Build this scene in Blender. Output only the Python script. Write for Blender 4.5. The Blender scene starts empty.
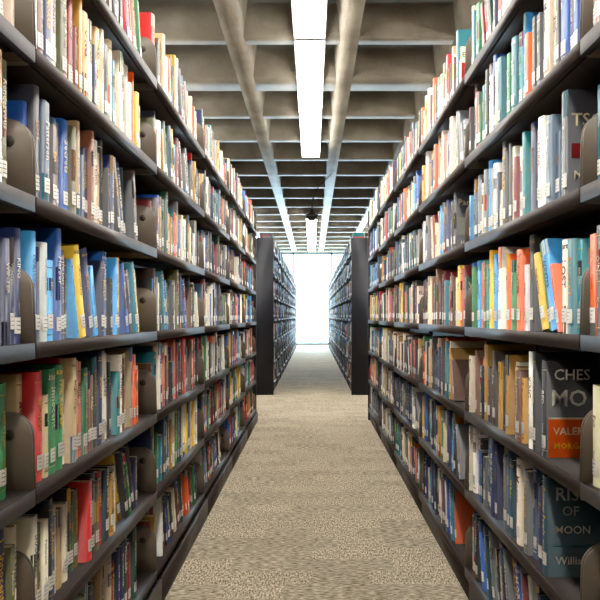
import bpy, math, random
import numpy as np
random.seed(31)
R = random.random
U = random.uniform

# ------------------------------------------------------------------ helpers
def srgb(r, g, b):
    def f(c):
        c /= 255.0
        return c / 12.92 if c <= 0.04045 else ((c + 0.055) / 1.055) ** 2.4
    return (f(r), f(g), f(b))

class MB:
    def __init__(s):
        s.v = []; s.n = 0; s.loops = []; s.tot = []; s.mat = []; s.col = []
    def add(s, verts, faces, mat=0, col=(1, 1, 1)):
        verts = np.asarray(verts, dtype=np.float32).reshape(-1, 3)
        b = s.n
        s.v.append(verts); s.n += len(verts)
        c = np.ones((len(verts), 4), dtype=np.float32); c[:, :3] = col
        s.col.append(c)
        for f in faces:
            s.tot.append(len(f)); s.mat.append(mat)
            for i in f: s.loops.append(b + i)
    def box(s, x0, x1, y0, y1, z0, z1, mat=0, col=(1, 1, 1)):
        if x0 > x1: x0, x1 = x1, x0
        v = [(x0,y0,z0),(x1,y0,z0),(x1,y1,z0),(x0,y1,z0),(x0,y0,z1),(x1,y0,z1),(x1,y1,z1),(x0,y1,z1)]
        s.add(v, [(0,3,2,1),(4,5,6,7),(0,1,5,4),(1,2,6,5),(2,3,7,6),(3,0,4,7)], mat, col)
    def prism(s, poly, axis, a0, a1, mat=0, col=(1,1,1)):
        n = len(poly); v = []
        for a in (a0, a1):
            for p, q in poly:
                v.append((p, a, q) if axis == 'y' else ((a, p, q) if axis == 'x' else (p, q, a)))
        f = [tuple(range(n))[::-1], tuple(range(n, 2*n))]
        for i in range(n):
            j = (i+1) % n
            f.append((i, j, n+j, n+i))
        s.add(v, f, mat, col)
    def obj(s, name, mats, parent=None):
        me = bpy.data.meshes.new(name)
        V = np.concatenate(s.v)
        me.vertices.add(len(V)); me.vertices.foreach_set('co', V.ravel())
        L = np.array(s.loops, dtype=np.int32); T = np.array(s.tot, dtype=np.int32)
        me.loops.add(len(L)); me.loops.foreach_set('vertex_index', L)
        me.polygons.add(len(T))
        st = np.zeros(len(T), dtype=np.int32); st[1:] = np.cumsum(T)[:-1]
        me.polygons.foreach_set('loop_start', st)
        me.polygons.foreach_set('material_index', np.array(s.mat, dtype=np.int32))
        for m in mats: me.materials.append(m)
        a = me.color_attributes.new('Col', 'FLOAT_COLOR', 'POINT')
        a.data.foreach_set('color', np.concatenate(s.col).ravel())
        me.update(calc_edges=True); me.validate()
        o = bpy.data.objects.new(name, me)
        bpy.context.scene.collection.objects.link(o)
        if parent: o.parent = parent
        return o

def mat(name, col=(.5,.5,.5), rough=.5, metal=0.0, spec=.5, emit=0.0):
    m = bpy.data.materials.new(name); m.use_nodes = True
    b = m.node_tree.nodes['Principled BSDF']
    b.inputs['Base Color'].default_value = (*col, 1)
    b.inputs['Roughness'].default_value = rough
    b.inputs['Metallic'].default_value = metal
    b.inputs['Specular IOR Level'].default_value = spec
    if emit:
        b.inputs['Emission Color'].default_value = (*col, 1)
        b.inputs['Emission Strength'].default_value = emit
    return m, m.node_tree, b

def node(nt, t, **kw):
    n = nt.nodes.new(t)
    for k, v in kw.items(): setattr(n, k, v)
    return n

# ------------------------------------------------------------------ materials
M_book, nt, b = mat('book_covers', rough=.42)
at = node(nt, 'ShaderNodeAttribute', attribute_name='Col')
tc = node(nt, 'ShaderNodeTexCoord')
nz = node(nt, 'ShaderNodeTexNoise'); nz.inputs['Scale'].default_value = 60
mr = node(nt, 'ShaderNodeMapRange'); mr.inputs['To Min'].default_value = .8; mr.inputs['To Max'].default_value = 1.1
mx = node(nt, 'ShaderNodeVectorMath', operation='SCALE')
nt.links.new(tc.outputs['Object'], nz.inputs['Vector'])
nt.links.new(nz.outputs['Fac'], mr.inputs['Value'])
nt.links.new(at.outputs['Color'], mx.inputs[0]); nt.links.new(mr.outputs['Result'], mx.inputs['Scale'])
nt.links.new(mx.outputs['Vector'], b.inputs['Base Color'])
M_page, nt, b = mat('book_pages', srgb(214, 200, 168), rough=.9)
tc = node(nt, 'ShaderNodeTexCoord'); mp = node(nt, 'ShaderNodeMapping'); mp.inputs['Scale'].default_value = (4, 900, 4)
nz = node(nt, 'ShaderNodeTexNoise'); nz.inputs['Scale'].default_value = 1
cr = node(nt, 'ShaderNodeValToRGB'); cr.color_ramp.elements[0].color = (*srgb(160,142,108),1); cr.color_ramp.elements[1].color = (*srgb(222,208,176),1)
nt.links.new(tc.outputs['Object'], mp.inputs['Vector']); nt.links.new(mp.outputs['Vector'], nz.inputs['Vector'])
nt.links.new(nz.outputs['Fac'], cr.inputs['Fac']); nt.links.new(cr.outputs['Color'], b.inputs['Base Color'])

def painted_metal(name, c, rough, spec=.5):
    m, nt, b = mat(name, c, rough=rough, metal=.0, spec=spec)
    tc = node(nt, 'ShaderNodeTexCoord'); nz = node(nt, 'ShaderNodeTexNoise'); nz.inputs['Scale'].default_value = 7; nz.inputs['Detail'].default_value = 6
    mr = node(nt, 'ShaderNodeMapRange'); mr.inputs['To Min'].default_value = rough-.1; mr.inputs['To Max'].default_value = rough+.15
    nt.links.new(tc.outputs['Object'], nz.inputs['Vector']); nt.links.new(nz.outputs['Fac'], mr.inputs['Value'])
    nt.links.new(mr.outputs['Result'], b.inputs['Roughness'])
    return m
M_shelf = painted_metal('shelf_metal', srgb(52, 42, 38), .48, .35)
M_brack = painted_metal('bracket_metal', srgb(104, 93, 80), .42, .4)
M_black = painted_metal('end_panel_metal', srgb(16, 17, 26), .45, .4)
M_hole, _, _ = mat('bracket_hole', srgb(72, 63, 54), rough=.7)

def concrete(name, ca, cb, rough):
    m, nt, b = mat(name, rough=rough, spec=.4)
    tc = node(nt, 'ShaderNodeTexCoord'); nz = node(nt, 'ShaderNodeTexNoise'); nz.inputs['Scale'].default_value = 3; nz.inputs['Detail'].default_value = 10
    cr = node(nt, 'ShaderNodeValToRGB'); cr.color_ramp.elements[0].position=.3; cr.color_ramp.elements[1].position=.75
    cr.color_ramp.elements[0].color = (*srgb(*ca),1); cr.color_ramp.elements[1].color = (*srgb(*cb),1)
    bp = node(nt, 'ShaderNodeBump'); bp.inputs['Strength'].default_value = .4; bp.inputs['Distance'].default_value=.012
    nz2 = node(nt, 'ShaderNodeTexNoise'); nz2.inputs['Scale'].default_value = 40; nz2.inputs['Detail'].default_value = 5
    nt.links.new(tc.outputs['Object'], nz.inputs['Vector']); nt.links.new(tc.outputs['Object'], nz2.inputs['Vector'])
    nt.links.new(nz.outputs['Fac'], cr.inputs['Fac']); nt.links.new(cr.outputs['Color'], b.inputs['Base Color'])
    nt.links.new(nz2.outputs['Fac'], bp.inputs['Height']); nt.links.new(bp.outputs['Normal'], b.inputs['Normal'])
    return m
M_conc = concrete('rib_concrete', (116,109,96), (160,153,138), .5)
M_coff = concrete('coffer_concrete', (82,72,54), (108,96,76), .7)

M_wall, nt, b = mat('wall_paint', srgb(176,168,152), rough=.85)
tc = node(nt, 'ShaderNodeTexCoord'); nz = node(nt, 'ShaderNodeTexNoise'); nz.inputs['Scale'].default_value = 5
cr = node(nt, 'ShaderNodeValToRGB'); cr.color_ramp.elements[0].color = (*srgb(175,166,150),1); cr.color_ramp.elements[1].color = (*srgb(196,188,172),1)
nt.links.new(tc.outputs['Object'], nz.inputs['Vector']); nt.links.new(nz.outputs['Fac'], cr.inputs['Fac']); nt.links.new(cr.outputs['Color'], b.inputs['Base Color'])

# carpet
M_carp, nt, b = mat('carpet', rough=.9, spec=.2)
tc = node(nt, 'ShaderNodeTexCoord')
def dash(sx, sy, dist=.4):
    mp = node(nt, 'ShaderNodeMapping'); mp.inputs['Scale'].default_value = (sx, sy, 1)
    n1 = node(nt, 'ShaderNodeTexNoise'); n1.inputs['Scale'].default_value = 1; n1.inputs['Detail'].default_value = 3; n1.inputs['Distortion'].default_value=dist
    nt.links.new(tc.outputs['Object'], mp.inputs['Vector']); nt.links.new(mp.outputs['Vector'], n1.inputs['Vector'])
    return n1
dA = dash(34, 190, .3); dB = dash(170, 60, .3)
ck = node(nt, 'ShaderNodeTexBrick'); ck.offset = .5; ck.squash = 1
ck.inputs['Scale'].default_value = 1; ck.inputs['Brick Width'].default_value=.22; ck.inputs['Row Height'].default_value=.12; ck.inputs['Mortar Size'].default_value=0
ck.inputs['Color1'].default_value=(0,0,0,1); ck.inputs['Color2'].default_value=(1,1,1,1)
nt.links.new(tc.outputs['Object'], ck.inputs['Vector'])
gt_ = node(nt, 'ShaderNodeMath', operation='GREATER_THAN'); gt_.inputs[1].default_value=.5
nt.links.new(ck.outputs['Color'], gt_.inputs[0])
mixp = node(nt, 'ShaderNodeMix'); mixp.data_type='FLOAT'
nt.links.new(gt_.outputs[0], mixp.inputs['Factor']); nt.links.new(dA.outputs['Fac'], mixp.inputs['A']); nt.links.new(dB.outputs['Fac'], mixp.inputs['B'])
cr = node(nt, 'ShaderNodeValToRGB')
e = cr.color_ramp.elements; e[0].position=.36; e[0].color=(*srgb(116,104,86),1); e[1].position=.64; e[1].color=(*srgb(220,210,190),1)
e2 = e.new(.5); e2.color=(*srgb(174,161,138),1)
nt.links.new(mixp.outputs['Result'], cr.inputs['Fac'])
mrb = node(nt, 'ShaderNodeMapRange'); mrb.inputs['To Min'].default_value=.86; mrb.inputs['To Max'].default_value=1.08
nt.links.new(ck.outputs['Color'], mrb.inputs['Value'])
sc = node(nt, 'ShaderNodeVectorMath', operation='SCALE')
nt.links.new(cr.outputs['Color'], sc.inputs[0]); nt.links.new(mrb.outputs['Result'], sc.inputs['Scale'])
nt.links.new(sc.outputs['Vector'], b.inputs['Base Color'])
bp = node(nt, 'ShaderNodeBump'); bp.inputs['Strength'].default_value=.4; bp.inputs['Distance'].default_value=.004
nt.links.new(mixp.outputs['Result'], bp.inputs['Height']); nt.links.new(bp.outputs['Normal'], b.inputs['Normal'])

M_emit, _, _ = mat('fluorescent_diffuser', (1.0, .965, .90), emit=26)
M_housing, _, _ = mat('fixture_housing', srgb(215,210,200), rough=.5)
M_dark, _, _ = mat('pendant_black', srgb(34,30,30), rough=.4)
M_frame, _, _ = mat('window_frame', srgb(130,150,165), rough=.4)
M_glass = bpy.data.materials.new('window_glass'); M_glass.use_nodes = True
nt = M_glass.node_tree; nt.nodes.clear()
o_ = node(nt,'ShaderNodeOutputMaterial'); t_ = node(nt,'ShaderNodeBsdfTransparent'); g_ = node(nt,'ShaderNodeBsdfGlossy'); m_ = node(nt,'ShaderNodeMixShader')
t_.inputs['Color'].default_value=(.9,.97,1,1); g_.inputs['Roughness'].default_value=.05; m_.inputs['Fac'].default_value=.05
nt.links.new(t_.outputs[0], m_.inputs[1]); nt.links.new(g_.outputs[0], m_.inputs[2]); nt.links.new(m_.outputs[0], o_.inputs['Surface'])

# ------------------------------------------------------------------ word meshes for spines
WORDS = ["THE LAST HOUR","Night Train","HARRISON","SILENT","Mercy","WINTER","Kellerman","THE RIVER","Stone Garden","LAWRENCE","Paradise","BLACKWATER",
 "A Long Road","SHADOWS","Moran","The Glass House","DARK TIDE","Innocent","ELLIOTT","COLLECTED STORIES","Harbor","NORTHERN LIGHT","O'Neal","Summer People",
 "THE KEEPER","Patterson","CROSSING","Bright Angel","MILLER","Secrets","LOST","Rendezvous","FORTUNE","The Orchard","MORRIS","BORN","Exit","KING","White","RED"]
GLY = {}
def glyph(w):
    if w in GLY: return GLY[w]
    cu = bpy.data.curves.new('tmp_txt', 'FONT'); cu.body = w; cu.resolution_u = 2 if len(w) < 5 else 1; cu.size = 1; cu.offset = .012
    ob = bpy.data.objects.new('tmp_txt', cu); bpy.context.scene.collection.objects.link(ob)
    bpy.context.view_layer.update()
    dg = bpy.context.evaluated_depsgraph_get()
    me = ob.evaluated_get(dg).to_mesh()
    v = np.zeros(len(me.vertices)*3, dtype=np.float32); me.vertices.foreach_get('co', v); v = v.reshape(-1,3)[:, :2].copy()
    f = [tuple(p.vertices) for p in me.polygons]
    ob.evaluated_get(dg).to_mesh_clear()
    bpy.data.objects.remove(ob); bpy.data.curves.remove(cu)
    mn = v.min(0); mxx = v.max(0)
    v -= (mn+mxx)/2
    GLY[w] = (v, f, float(mxx[0]-mn[0]), float(mxx[1]-mn[1]))
    return GLY[w]

# ------------------------------------------------------------------ palettes
P = dict(
 cream=(218,206,176), white=(230,226,214), tan=(176,146,100), brown=(104,62,36), dkbrown=(56,36,26), black=(16,15,18), char=(42,42,48),
 navy=(14,28,74), blue=(18,78,158), sky=(58,150,206), teal=(0,112,124), dkteal=(6,56,68), green=(10,108,52), dkgreen=(12,56,34), lime=(120,154,44),
 red=(192,20,16), crimson=(118,10,18), orange=(226,86,10), salmon=(206,92,64), yellow=(234,186,34), mustard=(180,130,26), grey=(112,114,116), ltgrey=(166,168,166),
 purple=(72,34,94), pink=(200,80,116), slate=(58,80,102), olive=(88,84,44))
PC = {k: srgb(*v) for k, v in P.items()}
PAL = {
 'mix':  "cream white tan brown black black char navy blue sky teal dkteal green red crimson orange yellow mustard grey ltgrey olive slate cream char navy dkgreen dkbrown white blue cream teal".split(),
 'pale': "cream white tan cream ltgrey mustard white tan yellow teal char orange cream black black olive brown navy crimson green blue".split(),
 'dark': "black char navy dkbrown crimson slate dkteal black brown grey black char dkgreen tan blue olive navy white cream".split(),
 'blue': "navy navy blue black blue sky char white navy yellow char ltgrey black navy blue teal cream".split(),
 'navyrow': "navy navy navy blue navy black blue char navy".split(),
 'warm': "red salmon orange cream tan crimson white brown green teal char dkgreen navy black cream yellow".split(),
 'salm': "red salmon salmon crimson green orange red cream salmon black".split(),
 'gold': "yellow cream white mustard teal cream green yellow tan dkteal red black olive navy char".split(),
 'cool': "slate grey teal char navy dkteal blue crimson white slate black cream sky".split(),
 'bright':"teal blue orange cream sky white orange green yellow navy cream char blue red teal black".split(),
 'night':"black navy char dkteal slate black dkbrown white navy tan grey crimson char blue cream".split(),
 'tansand':"tan cream brown white char mustard tan cream black dkbrown red teal orange black green navy".split(),
}
def pick(pal):
    c = PC[random.choice(PAL[pal])]
    j = U(.62, 1.1)
    return tuple(min(.95, max(.003, x*j*U(.92,1.08))) for x in c)
def lum(c): return .3*c[0]+.6*c[1]+.1*c[2]

# ------------------------------------------------------------------ a book
NS = 4
def book(mb, S, r, F, y0, z0, u, T, H, D, dj, ang, col, detail, paper=False, cover=None):
    ca, sa = math.cos(ang), math.sin(ang)
    piv = T if ang > 0 else 0.0
    bulge = 0.0008 if paper else min(.006, .17*T)
    def W(d, uu, h):
        d = np.asarray(d, dtype=np.float64); uu = np.asarray(uu, dtype=np.float64); h = np.asarray(h, dtype=np.float64)
        q = uu - piv
        u2 = q*ca + h*sa + piv
        h2 = -q*sa + h*ca
        return np.stack([S*(F+dj+d), y0 + r*(u+u2), z0+h2], axis=-1)
    def bul(uu):
        t = (np.asarray(uu) - T/2)/(T/2)
        return bulge*(1-t*t)
    def strip(u0, u1, h0, h1, c, off=.0004):
        n = 3 if detail < 2 else 1
        us = np.linspace(u0, u1, n+1)
        d = .003 - bul(us) - off
        if detail >= 2: d[:] = .003-bulge-off
        A = W(d, us, np.full(n+1, h0)); B = W(d, us, np.full(n+1, h1))
        mb.add(np.concatenate([A, B]), [(i, i+1, n+2+i, n+1+i) for i in range(n)], 0, c)
    def text(w, uc, hc, length, height, c, vertical=True, off=.0008):
        v, f, gw, gh = glyph(w)
        s = min(length/gw, height/max(gh, .5))
        tx, ty = v[:,0]*s, v[:,1]*s
        if vertical: uu = uc + ty; hh = hc - tx
        else: uu = uc + tx; hh = hc + ty
        mb.add(W(.003-bul(uu)-off, uu, hh), f, 0, c)
    def ctext(w, dc, hc, length, height, c):
        v, f, gw, gh = glyph(w)
        s = min(length/gw, height/max(gh, .5))
        dd = dc + v[:,0]*s
        mb.add(W(dd, np.full(len(dd), T+.0006), hc+v[:,1]*s), f, 0, c)
    def cband(d0, d1, h0, h1, c):
        mb.add(W([d0,d1,d1,d0], [T+.0003]*4, [h0,h0,h1,h1]), [(0,1,2,3)], 0, c)
    if detail >= 2:
        d = [D, .003, .003, D]; uu = [0, 0, T, T]
        A = W(d, uu, [0]*4); B = W(d, uu, [H]*4)
        mb.add(np.concatenate([A, B]), [(0,1,5,4),(1,2,6,5),(2,3,7,6)], 0, col)
        mb.add(W([D-.002,.006,.006,D-.002],[.002,.002,T-.002,T-.002],[H-.002]*4), [(0,1,2,3)], 1)
    else:
        us = np.linspace(0, T, NS+1)
        dd = .003 - bul(us)
        th = .0012 if paper else .0026
        ou_d = np.concatenate([[D], dd, [D]]); ou_u = np.concatenate([[0], us, [T]])
        us2 = np.linspace(th, T-th, NS+1)
        in_d = np.concatenate([[D], dd+th, [D]]); in_u = np.concatenate([[th], us2, [T-th]])
        n = NS+3
        z = np.zeros(n); h = np.full(n, H)
        V = np.concatenate([W(ou_d,ou_u,z), W(ou_d,ou_u,h), W(in_d,in_u,z), W(in_d,in_u,h)])
        fs = []
        for i in range(n-1):
            fs += [(i,i+1,n+i+1,n+i), (2*n+i,2*n+i+1,3*n+i+1,3*n+i), (n+i,n+i+1,3*n+i+1,3*n+i), (i,i+1,2*n+i+1,2*n+i)]
        fs += [(0,n,3*n,2*n),(n-1,2*n-1,4*n-1,3*n-1)]
        mb.add(V, fs, 0, col)
        dr = 0.0 if paper else .0035
        p0, p1, q0, q1, h0, h1 = .005+th, D-dr-.0005, th*1.02, T-th*1.02, dr+.0004, H-dr-.0004
        V = W([p0,p1,p1,p0]*2, [q0,q0,q1,q1]*2, [h0]*4+[h1]*4)
        mb.add(V, [(0,3,2,1),(4,5,6,7),(0,1,5,4),(1,2,6,5),(2,3,7,6),(3,0,4,7)], 1)
    dk = lum(col) < .2
    W0 = D-.008
    if cover == 'chess':
        cband(.004, D, .002, H*.40, PC['orange']); cband(.004, D, H*.40, H*.42, PC['cream'])
        ctext("CHES", D*.38, H*.86, W0*.56, .05, PC['white'])
        ctext("MO", D*.34, H*.62, W0*.54, .055, PC['white'])
        ctext("VALERIE", D*.38, H*.28, W0*.6, .03, PC['cream']); ctext("MORGAN", D*.38, H*.13, W0*.56, .03, PC['yellow'])
    elif cover == 'rise':
        ctext("RISE", D*.36, H*.84, W0*.5, .045, PC['ltgrey']); ctext("OF", D*.34, H*.67, W0*.26, .024, PC['ltgrey'])
        ctext("MOON", D*.37, H*.48, W0*.54, .05, PC['white']); ctext("William", D*.37, H*.17, W0*.54, .036, PC['white'])
        cband(.012, D-.01, H*.31, H*.32, PC['teal'])
    elif cover == 'tso':
        ctext("TSO", D*.30, H*.72, W0*.5, .065, PC['cream']); cband(.01, D-.008, H*.36, H*.50, PC['crimson'])
        ctext("Miller", D*.32, H*.2, W0*.46, .035, PC['cream'])
    elif cover == 'art':
        k = R()
        c3 = PC['cream'] if dk else PC['black']
        if k < .5: cband(.006, D-.003, H*.25, H*U(.5,.65), pick('mix'))
        elif k < .8: cband(.003, D, H*.7, H-.001, pick('mix'))
        ctext(random.choice(WORDS), D*.48, H*.82, W0*.85, .035, c3); ctext(random.choice(WORDS[2:12]), D*.48, H*.13, W0*.7, .022, c3)
    m = T*.06
    c2 = random.choice([PC['cream'],PC['white'],PC['yellow'],PC['mustard']]) if dk else random.choice([PC['black'],PC['navy'],PC['crimson'],PC['dkbrown']])
    k = R()
    if detail < 2:
        if k < .16:
            hb = U(.15,.3)*H; strip(0.0, T, H-hb, H, pick('mix'), .0003)
        elif k < .28:
            strip(0.0, T, U(.35,.42)*H, U(.6,.75)*H, pick('mix'), .0003)
        elif k < .36:
            strip(0.0, T, 0, U(.2,.32)*H, pick('mix'), .0003)
        elif k < .6:
            for hh in (.07*H, .9*H): strip(m, T-m, hh, hh+.002, c2)
            if R() < .5:
                strip(m, T-m, .62*H, .78*H, random.choice([PC['black'],PC['crimson'],PC['dkgreen'],PC['navy']]), .0003)
                c2 = PC['cream']
    if detail == 0:
        w = random.choice(WORDS); gt = T*U(.34,.56)
        text(w, T/2, H*U(.6,.66), H*U(.34,.54), gt, c2)
        if R() < .7:
            w2 = random.choice(["MORAN","KELLER","Harris","ELLIOTT","Stone","MILLER","Hart","KING","WOLF"])
            if T > .028 and R() < .5: text(w2, T/2, H*.93, T*.82, .014, c2, False)
            else: text(w2, T/2, H*.30, H*.10, T*.36, c2)
    elif detail == 1:
        if R() < .85:
            a = U(.4,.5)*H; bb = U(.7,.85)*H
            w = T*U(.1,.2); y = T*.5
            n = int((bb-a)/.011)
            for i in range(n):
                if R() < .8: strip(y-w, y+w, a+i*.011, a+i*.011+U(.004,.008), c2)
    else:
        if R() < .6: strip(T*.35, T*.65, U(.4,.5)*H, U(.65,.85)*H, c2)
        if R() < .25: strip(0, T, U(.6,.7)*H, H, pick('mix'), .0003)
    if R() < .94:
        lw = min(T*.96, .025); l0 = .024+U(-.004,.006)
        strip(T/2-lw/2, T/2+lw/2, l0, l0+.031, srgb(246,244,238), .0010)
        if detail == 0:
            for i in range(3): strip(T/2-lw*.34, T/2+lw*U(.0,.28), l0+.007+i*.008, l0+.0084+i*.008, (.12,.12,.12), .0014)

def fill(mb, S, r, F, y0, width, z0, pal, detail, full=1.0, last=None, lean_all=False, dj0=.012):
    u = .006; end = width-.008
    lim = end*full
    leaning = False; ang = 0; cnt = 0
    lastH = .2
    hb = U(.198,.22)
    while u < lim:
        paper = R() < .30
        if paper: T = U(.012,.027); H = U(.158,.205); D = U(.11,.135)
        else: T = U(.015,.04); H = min(.249, max(.175, random.gauss(hb+.008,.022))); D = U(.14,.165)
        isl = (u+T >= lim)
        cov = None
        col = pick(pal)
        if isl and last and not leaning:
            kind, T, H, D, c = last; cov = kind; col = PC[c]; paper = False
        elif isl and S == 1 and detail == 0: cov = 'art'
        if u+T > end: break
        dj = dj0 + abs(random.gauss(0,.012))
        if cov and cov != 'art': dj = .012
        if not leaning and ((lean_all and u > .12) or (R() < .035 and u > .1)) and not last:
            leaning = True; ang = -U(.12,.30); u += lastH*math.sin(-ang)*.95
            cnt = 0
        if leaning:
            if u + T/math.cos(ang) + T > end: break
            book(mb, S, r, F, y0, z0, u, T, min(H, .225), D, dj, ang, col, detail, paper)
            u += T/math.cos(ang)+.0008; cnt += 1
            if not lean_all and cnt > random.randint(2,6):
                leaning = False; u += .004
        else:
            book(mb, S, r, F, y0, z0, u, T, H, D, dj, 0.0, col, detail, paper, cov)
            u += T+(U(.0003,.0016) if R() < .93 else U(.003,.012))
        lastH = H
    if not last and end-u > .14 and R() < .35 and not leaning and detail < 2:
        ang = -U(.2,.42); u += lastH*math.sin(-ang)*.95
        for _ in range(random.randint(1,3)):
            T = U(.018,.035)
            if u+T*1.3 > end: break
            book(mb, S, r, F, y0, z0, u, T, U(.19,.22), .15, dj0+U(0,.01), ang, pick(pal), detail)
            u += T/math.cos(ang)+.001

# ------------------------------------------------------------------ shelving
BH = .155
def bracket_poly(S, F, z, h=BH, dep=.2):
    pts = [(F+.002, z-.03), (F+dep, z-.03), (F+dep, z+h-.03), (F+dep-.03, z+h)]
    rad = .05
    cx, cz = F+.006+rad, z+h-rad
    for i in range(9):
        a = math.pi/2 + i*math.pi/2/8
        pts.append((cx+rad*math.cos(a), cz+rad*math.sin(a)))
    return [(S*x, zz) for x, zz in pts]

def bookcase(name, S, F, base_F, Y0, nsec, SEC, zs, top, dep=.23):
    mb = MB()
    Y1 = Y0+nsec*SEC
    full = dep*2+.06
    for side in (0, 1):
        def X(d):
            return S*(F+d) if side == 0 else S*(F+full-d)
        for k in range(nsec):
            a = Y0+k*SEC+.004; c = Y0+(k+1)*SEC-.004
            for i, z in enumerate(zs):
                mb.box(X(.002), X(dep), a, c, z-.010, z, 0)
                lip = .030
                mb.box(X(0), X(.004), a, c, z-lip, z+.0015, 0)
                mb.box(X(.004), X(.018), a, c, z-lip, z-lip+.003, 0)
                for yy in (a, c-.003):
                    if side == 0: poly = bracket_poly(S, F, z)
                    else:
                        poly = [(S*(2*F+full)-p, q) for p, q in bracket_poly(S, F, z)]
                    mb.prism(poly, 'y', yy, yy+.003, 1)
                    hc = (X(.05), z+BH-.045)
                    circ = [(hc[0]+.011*math.cos(t*math.pi/8), hc[1]+.011*math.sin(t*math.pi/8)) for t in range(16)]
                    mb.prism(circ, 'y', yy-.0008, yy+.0038, 3)
            mb.box(X(base_F-F), X(base_F-F+.01), a-.004, c+.004, 0, zs[0]-.03, 0)
    xc = F+full/2
    for k in range(nsec+1):
        yy = Y0+k*SEC
        mb.box(S*(xc-.028), S*(xc+.028), yy-.018, yy+.018, 0, top, 2)
    mb.box(S*(xc-.004), S*(xc+.004), Y0, Y1, .06, top-.04, 2)  # added black sheet, stands in for the shade behind the books
    mb.box(S*(xc-.03), S*(xc+.03), Y0-.02, Y1+.02, top, top+.02, 2)
    return mb, Y1, full

zsL = [.12, .40, .675, .965, 1.255, 1.55, 1.85]
zsR = [.12, .40, .68, .98, 1.28, 1.58, 1.88]
TOP = 2.03
FL, FR = .548, .545
SECF = .914
NN = 7
mats_s = [M_shelf, M_brack, M_black, M_hole]
rowpal = {
 -1: ['dark','gold','warm','blue','dark','pale','tansand'],
  1: ['night','night','tansand','bright','cool','bright','warm'],
}
rowpal1 = {
 -1: ['dark','gold','salm','navyrow','dark','pale','tansand'],
  1: ['warm','warm','bright','bright','cool','bright','warm'],
}
rowpal_far = {-1: ['mix','gold','mix','mix','mix','pale','pale'], 1: ['mix','mix','pale','warm','cool','tansand','bright']}
objs = {}
for S, F, bF, zs, YB1, SECN in ((-1, FL, .532, zsL, 1.19, .93), (1, FR, .562, zsR, 1.225, .93)):
    NY0 = YB1-2*SECN
    mb, Y1, full = bookcase('library_bookcase', S, F, bF, NY0, NN, SECN, zs, TOP)
    mb.box(S*F, S*(F+full), Y1+.006, Y1+.026, 0, TOP+.02, 2)
    bc = mb.obj('library_bookcase', mats_s)
    bm = MB()
    r = -S
    for k in range(NN):
        ya = NY0+k*SECN
        y0 = ya+.008 if r > 0 else ya+SECN-.008
        detail = 0 if k < 5 else 1
        if k == 0: detail = 2
        for i, z in enumerate(zs):
            pal = rowpal1[S][i] if k <= 1 else rowpal[S][i] if k <= 2 else (rowpal[S][i] if R() < .4 else rowpal_far[S][i] if R() < .6 else 'mix')
            q = R()
            full_f = 1.0 if q < .3 else U(.9,.97) if q < .5 else U(.74, .89)
            if k == 1 and S == -1: full_f = U(.93,1.0)
            if S == -1 and k == 2: full_f = [.8,.82,.84,.86,.82,.85,.9][i]
            last = None
            if S == 1 and k == 2:
                full_f = [.8,.77,.76,.98,.89,.95,1.0][i]
                if i == 2: last = ('chess',.034,.232,.16,'black')
                if i == 1: last = ('rise',.036,.235,.16,'dkteal')
                if i == 4: last = ('tso',.03,.235,.155,'char')
            fill(bm, S, r, F, y0, SECN-.016, z+.001, pal, detail, full_f, last, lean_all=(i == 0 and R() < .8), dj0=.014 if S < 0 else .010)
    bo = bm.obj('shelved_books', [M_book, M_page])
    objs[(S,'near')] = (bc, bo, full)
    FF = .515
    FY0 = 7.78; FN = 12
    mb, Y1, full = bookcase('library_bookcase', S, FF, FF+.01, FY0, FN, SECF, zsR, TOP-.02)
    mb.box(S*(FF-.012), S*(FF+full+.012), FY0-.04, FY0-.012, 0, TOP, 2)
    mb.box(S*(FF-.012), S*(FF+full+.012), Y1+.012, Y1+.04, 0, TOP, 2)
    bc = mb.obj('library_bookcase', mats_s)
    bm = MB()
    for k in range(FN):
        ya = FY0+k*SECF
        y0 = ya+.008 if r > 0 else ya+SECF-.008
        for i, z in enumerate(zsR):
            fill(bm, S, r, FF, y0, SECF-.016, z+.001, random.choice(['mix','blue','dark','bright','cool']), 2, U(.75,1.0))
    bo = bm.obj('shelved_books', [M_book, M_page])
    objs[(S,'far')] = (bc, bo, full)

PITCH = 1.62
for key, (bc, bo, full) in list(objs.items()):
    S = key[0]
    for src in (bc, bo):
        o = bpy.data.objects.new(src.name.split('.')[0], src.data)
        o.location.x = S*PITCH
        bpy.context.scene.collection.objects.link(o)

# ------------------------------------------------------------------ room shell
XW = 4.3; YB = -2.4; YF = 20.6; ZR = 3.22; ZC = 3.60
m = MB(); m.box(-XW, XW, YB, YF, -.1, 0); m.obj('floor', [M_carp])
for nm, x0, x1 in (('wall_left', -XW-.2, -XW), ('wall_right', XW, XW+.2)):
    m = MB(); m.box(x0, x1, YB-.2, YF+.2, -.1, ZC+.3); m.obj(nm, [M_wall])
m = MB(); m.box(-XW, XW, YB-.2, YB, -.1, ZC+.3); m.obj('wall_back', [M_wall])
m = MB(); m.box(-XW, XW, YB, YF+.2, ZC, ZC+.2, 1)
def rib_x(xc, w):
    m.prism([(xc-w/2, ZR), (xc+w/2, ZR), (xc+w/2+.05, ZC), (xc-w/2-.05, ZC)], 'y', YB, YF+.2)
def rib_y(yc, w):
    m.prism([(yc-w/2, ZR+.003), (yc+w/2, ZR+.003), (yc+w/2+.05, ZC), (yc-w/2-.05, ZC)], 'x', -XW, XW)
x = -.62-.914*4
while x < XW-.1:
    if x > -XW+.1: rib_x(x, .15)
    x += .914
ribs_y = []
y = 4.80-.914*7
while y < YF:
    ribs_y.append(y)
    if abs(y-5.714) < .1: rib_y(y-.02, .36)
    else: rib_y(y, .14)
    y += .914
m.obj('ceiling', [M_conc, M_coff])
m = MB()
m.box(-XW, XW, YF, YF+.2, 3.2, ZC); m.box(-XW, XW, YF, YF+.2, -.1, .04)
m.obj('wall_front', [M_wall])
m = MB()
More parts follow.
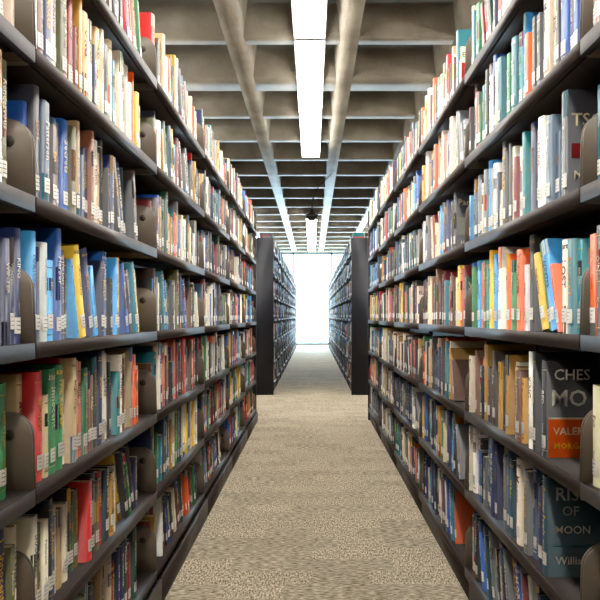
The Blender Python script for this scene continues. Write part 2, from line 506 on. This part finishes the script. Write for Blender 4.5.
for e in [-4.27,-3.05,-1.83,-.66,.66,1.83,3.05,4.27]:
    m.box(e-.03, e+.03, YF+.04, YF+.12, .04, 3.2)
for z0, z1 in ((.04,.10),(3.14,3.2)):
    m.box(-4.3, 4.3, YF+.04, YF+.12, z0, z1)
m.box(-4.3, 4.3, YF+.078, YF+.084, .10, 3.14, 1)
m.obj('window_1', [M_frame, M_glass])

# ------------------------------------------------------------------ light fixtures
def fixture(xc, y0, y1, zc=3.10, w=.22):
    m = MB()
    m.box(xc-w/2, xc+w/2, y0+.012, y1-.012, zc, zc+.05, 0)
    m.box(xc-w/2-.012, xc+w/2+.012, y0, y1, zc+.05, zc+.085, 1)
    m.box(xc-w/2-.008, xc+w/2+.008, y0, y0+.012, zc-.004, zc+.05, 1)
    m.box(xc-w/2-.008, xc+w/2+.008, y1-.012, y1, zc-.004, zc+.05, 1)
    for yr in ribs_y:
        if y0+.1 < yr < y1-.1: m.box(xc-.03, xc+.03, yr-.03, yr+.03, zc+.085, ZR-.002, 1)
    m.obj('fluorescent_light', [M_emit, M_housing])
for xc in (-.022, -1.62, 1.62):  # outer two rows are unseen, added to brighten side aisles and ceiling
    for a in (-2.2, -.52, 1.16, 2.84, 4.52, 6.20):
        fixture(xc, a, a+1.66)
    for a in (12.6, 14.3, 16.0, 17.7):
        fixture(xc, a, a+1.66)

# ------------------------------------------------------------------ pendant
m = MB()
px, py, pz = -.01, 9.3, 2.50
prof = [(.0,.0),(.05,.004),(.085,.03),(.1,.065),(.095,.085),(.06,.1),(.03,.125),(.022,.17),(.0,.175)]
n = 24; V = []; Fc = []
for rr, zz in prof:
    for i in range(n):
        a = 2*math.pi*i/n; V.append((px+rr*math.cos(a), py+rr*math.sin(a), pz+zz))
for j in range(len(prof)-1):
    for i in range(n):
        Fc.append((j*n+i, j*n+(i+1)%n, (j+1)*n+(i+1)%n, (j+1)*n+i))
m.add(V, Fc, 0)
path = [(px, pz+.17), (px+.02, pz+.35), (px+.09, pz+.5), (px+.2, pz+.62), (.29, ZR-.002)]
V = []; Fc = []
for xx, zz in path:
    for i in range(6):
        a = 2*math.pi*i/6; V.append((xx+.009*math.cos(a), py+.009*math.sin(a), zz))
for j in range(len(path)-1):
    for i in range(6): Fc.append((j*6+i, j*6+(i+1)%6, (j+1)*6+(i+1)%6, (j+1)*6+i))
m.add(V, Fc, 0)
m.obj('pendant_lamp', [M_dark])

# ------------------------------------------------------------------ world, camera
w = bpy.data.worlds.new('sky'); bpy.context.scene.world = w; w.use_nodes = True
bg = w.node_tree.nodes['Background']; bg.inputs[0].default_value = (.72,.88,1,1); bg.inputs[1].default_value = 20.0
pl = bpy.data.lights.new('window_portal', 'AREA'); pl.shape = 'RECTANGLE'; pl.size = 8.6; pl.size_y = 3.1
pl.cycles.is_portal = True
po = bpy.data.objects.new('window_portal', pl); po.location = (0, YF+.15, 1.62); po.rotation_euler = (math.radians(-90), 0, 0)
bpy.context.scene.collection.objects.link(po)

cd = bpy.data.cameras.new('camera'); cd.sensor_width = 36; cd.lens = 36; cd.clip_start = .02
cd.shift_x = -12.5/600; cd.shift_y = 16/600
co = bpy.data.objects.new('camera', cd); co.location = (0, 0, 1.02); co.rotation_euler = (math.radians(90), 0, 0)
bpy.context.scene.collection.objects.link(co); bpy.context.scene.camera = co
bpy.context.scene.view_settings.view_transform = 'Standard'
bpy.context.scene.view_settings.exposure = 0.0
bpy.context.scene.view_settings.gamma = 1.0
